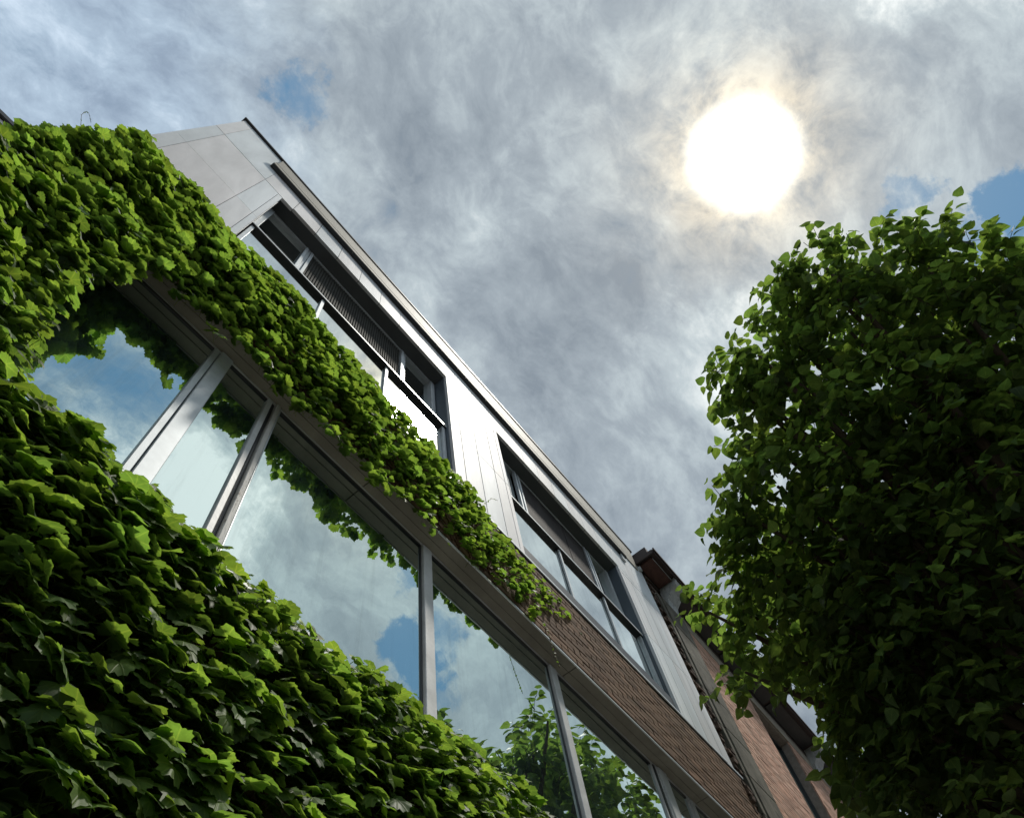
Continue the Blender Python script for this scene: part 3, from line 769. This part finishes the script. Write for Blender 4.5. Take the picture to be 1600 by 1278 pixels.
tendril(up_root, [(1.62, 3.2, .04), (1.66, 3.28, .06), (1.70, 3.30, .07)], .0018, .02, 2)

# ------------------------------------------------------------------ the street tree
LOBES = [  # direction (x, y), distance in metres, radius in metres
    (1285, 412, 8.0, .28), (1222, 480, 7.9, .24), (1185, 555, 7.8, .26), (1132, 590, 7.7, .17), (1170, 655, 7.6, .20), (1150, 755, 7.3, .15), (1175, 850, 7.3, .24),
    (1290, 450, 8.0, .40), (1370, 425, 8.3, .48), (1450, 420, 8.0, .40), (1530, 430, 8.2, .48), (1590, 480, 8.0, .45), (1225, 515, 7.9, .38), (1165, 600, 7.6, .30),
    (1330, 520, 7.7, .55), (1420, 500, 8.6, .70), (1510, 530, 7.5, .58), (1250, 600, 7.4, .50), (1200, 650, 7.6, .36), (1170, 700, 7.4, .30),
    (1390, 620, 7.3, .62), (1480, 640, 7.0, .60), (1580, 620, 7.5, .66), (1300, 690, 7.0, .55), (1215, 760, 7.0, .38), (1160, 800, 7.0, .20), (1360, 770, 6.8, .60),
    (1460, 770, 7.2, .70), (1550, 760, 6.8, .62), (1250, 850, 6.9, .50), (1185, 880, 7.1, .30), (1330, 880, 6.6, .55), (1430, 890, 6.8, .66), (1540, 890, 6.6, .66),
    (1150, 950, 8.0, .33), (1105, 955, 8.1, .14), (1210, 960, 7.6, .44), (1300, 970, 6.8, .46), (1400, 1000, 6.6, .62), (1510, 1010, 6.6, .62), (1165, 1050, 8.0, .22), (1262, 1045, 7.4, .27),
    (1350, 1080, 6.8, .42), (1450, 1120, 6.7, .60), (1560, 1120, 6.6, .62), (1360, 1150, 7.4, .22), (1380, 1180, 6.9, .40), (1305, 1235, 7.4, .12), (1480, 1220, 6.7, .50), (1580, 1240, 6.6, .62), (1410, 1250, 7.2, .22),
    (1700, 700, 7.6, 1.1), (1720, 1000, 7.2, 1.1), (1680, 450, 8.6, .8), (1560, 900, 8.4, 1.0), (1480, 1060, 8.4, .9), (1600, 700, 8.8, 1.0), (1380, 960, 8.3, .6), (1330, 820, 8.4, .5), (1200, 1000, 8.9, .45), (1350, 1080, 8.8, .36), (1310, 1010, 8.9, .6), (1380, 1190, 8.6, .30), (1240, 905, 9.1, .40), (1400, 1120, 8.8, .6), (1300, 1030, 10.3, .6), (1350, 1110, 10.0, .5), (1270, 930, 10.2, .5), (1760, 850, 8.8, 1.3)]
lob = []
for (x, y, d, r) in LOBES:
    v = AX * (x - 800) + AY * (y - 639) + AZ * 1156; v /= np.linalg.norm(v); r *= .9;
    lob.append((CAMP + v * d, r))
cen = np.mean([l[0] for l in lob], axis=0)
base = np.array([cen[0] + 1.2, cen[1] - .6, -.13])
tree = thing('street_tree', 'broad street tree with a dense dark green crown of pointed heart-shaped leaves', 'tree', tuple(base))
fork = np.array([base[0] - .2, base[1] + .1, 3.6])
bm = bmesh.new()
tp = [base + (fork - base) * t + np.array([.08 * math.sin(3 * t), .05 * math.sin(5 * t), 0]) for t in np.linspace(0, 1, 9)]
tube(bm, tp, [.30 * (1 - .35 * t) + .10 * max(0, 1 - 6 * t) for t in np.linspace(0, 1, 9)], 16)
to_obj('trunk', bm, M['bark'], tree, True)
for i, (c, r) in enumerate(lob):
    bm = bmesh.new(); st = tp[-1] if i % 3 else tp[-2]; mid_ = (st + c) / 2 + rng.normal(0, .15, 3) + np.array([0, 0, -.25])
    P = [(1 - t) ** 2 * st + 2 * t * (1 - t) * mid_ + t * t * c for t in np.linspace(0, 1, 10)]
    tube(bm, P, [.085 * (1 - t) + .014 for t in np.linspace(0, 1, 10)], 8)
    to_obj('limb', bm, M['bark'], tree, True)
tv = [tree_leaf_variant(rng) for _ in range(10)]
TP, TN, TT, TS = [], [], [], []
twb = bmesh.new()
toff = rel(tree)
tot = sum(r * r for _, r in lob); NTW = 4500
TW_V, TW_F = [], []; tb = 0
for (c, r) in lob:
    k = int(NTW * r * r / tot)
    for _ in range(k):
        v = rng.normal(0, 1, 3); v /= np.linalg.norm(v)
        rr = r * (.30 + .62 * rng.random() ** .6)
        p0 = c + v * rr * np.array([1, 1, .9])
        d = v * .9 + np.array([.18, .1, .25]) + rng.normal(0, .35, 3); d /= np.linalg.norm(d)
        ln = rng.uniform(.18, .34) if rng.random() < .95 else rng.uniform(.36, .52)
        sidev = np.cross(d, [0, 0, 1]); sidev /= np.linalg.norm(sidev) + 1e-6
        m_ = int(ln / .040)
        pts_ = []
        for q in range(m_ + 1):
            t = q / m_
            p = p0 + d * ln * t + np.array([0, 0, -.25 * ln * t * t]); pts_.append(p)
            if q == 0: continue
            sg = 1 if q % 2 else -1
            if q == m_: sg = 0
            td = sidev * sg * .8 + d * .55 + np.array([.25, .05, -.42]) + rng.normal(0, .26, 3)
            TT.append(td); TN.append(np.array([0, 0, 1.]) + rng.normal(0, .34, 3) + .45 * v); TS.append(rng.uniform(.085, .150) * (1 - .35 * t * t * rng.random()))
            TP.append(p + td / np.linalg.norm(td) * .022)
        # twig as thin three-sided strip
        q0 = np.array([0, 0, .0028]); q1 = sidev * .0028
        for a, b2 in zip(pts_[:-1:3], pts_[3::3]):
            TW_V += [a + q0, a + q1, a - q1, b2 + q0, b2 + q1, b2 - q1]
            for i in range(3):
                j = (i + 1) % 3; TW_F += [(tb + i, tb + j, tb + 3 + j), (tb + i, tb + 3 + j, tb + 3 + i)]
            tb += 6
twb.free()
TP, TN, TT, TS = map(np.array, (TP, TN, TT, TS))
rot = frames(TN, TT); vis, dist = in_view(TP)
place_leaves(tree, tv, TP, rot, TS, M['tree_leaf'], 300, np.argsort(dist / TS - 1000 * vis))
me = big_mesh('twigs', np.array(TW_V) - np.array(toff), np.array(TW_F)); o = link('twigs', me, tree, M['bark']); o['kind'] = 'stuff'

# ------------------------------------------------------------------ render settings
scene.render.engine = 'CYCLES'
scene.cycles.max_bounces = 8; scene.cycles.diffuse_bounces = 4; scene.cycles.glossy_bounces = 4; scene.cycles.transmission_bounces = 4
scene.cycles.caustics_reflective = False; scene.cycles.caustics_refractive = False
scene.cycles.sample_clamp_indirect = 6
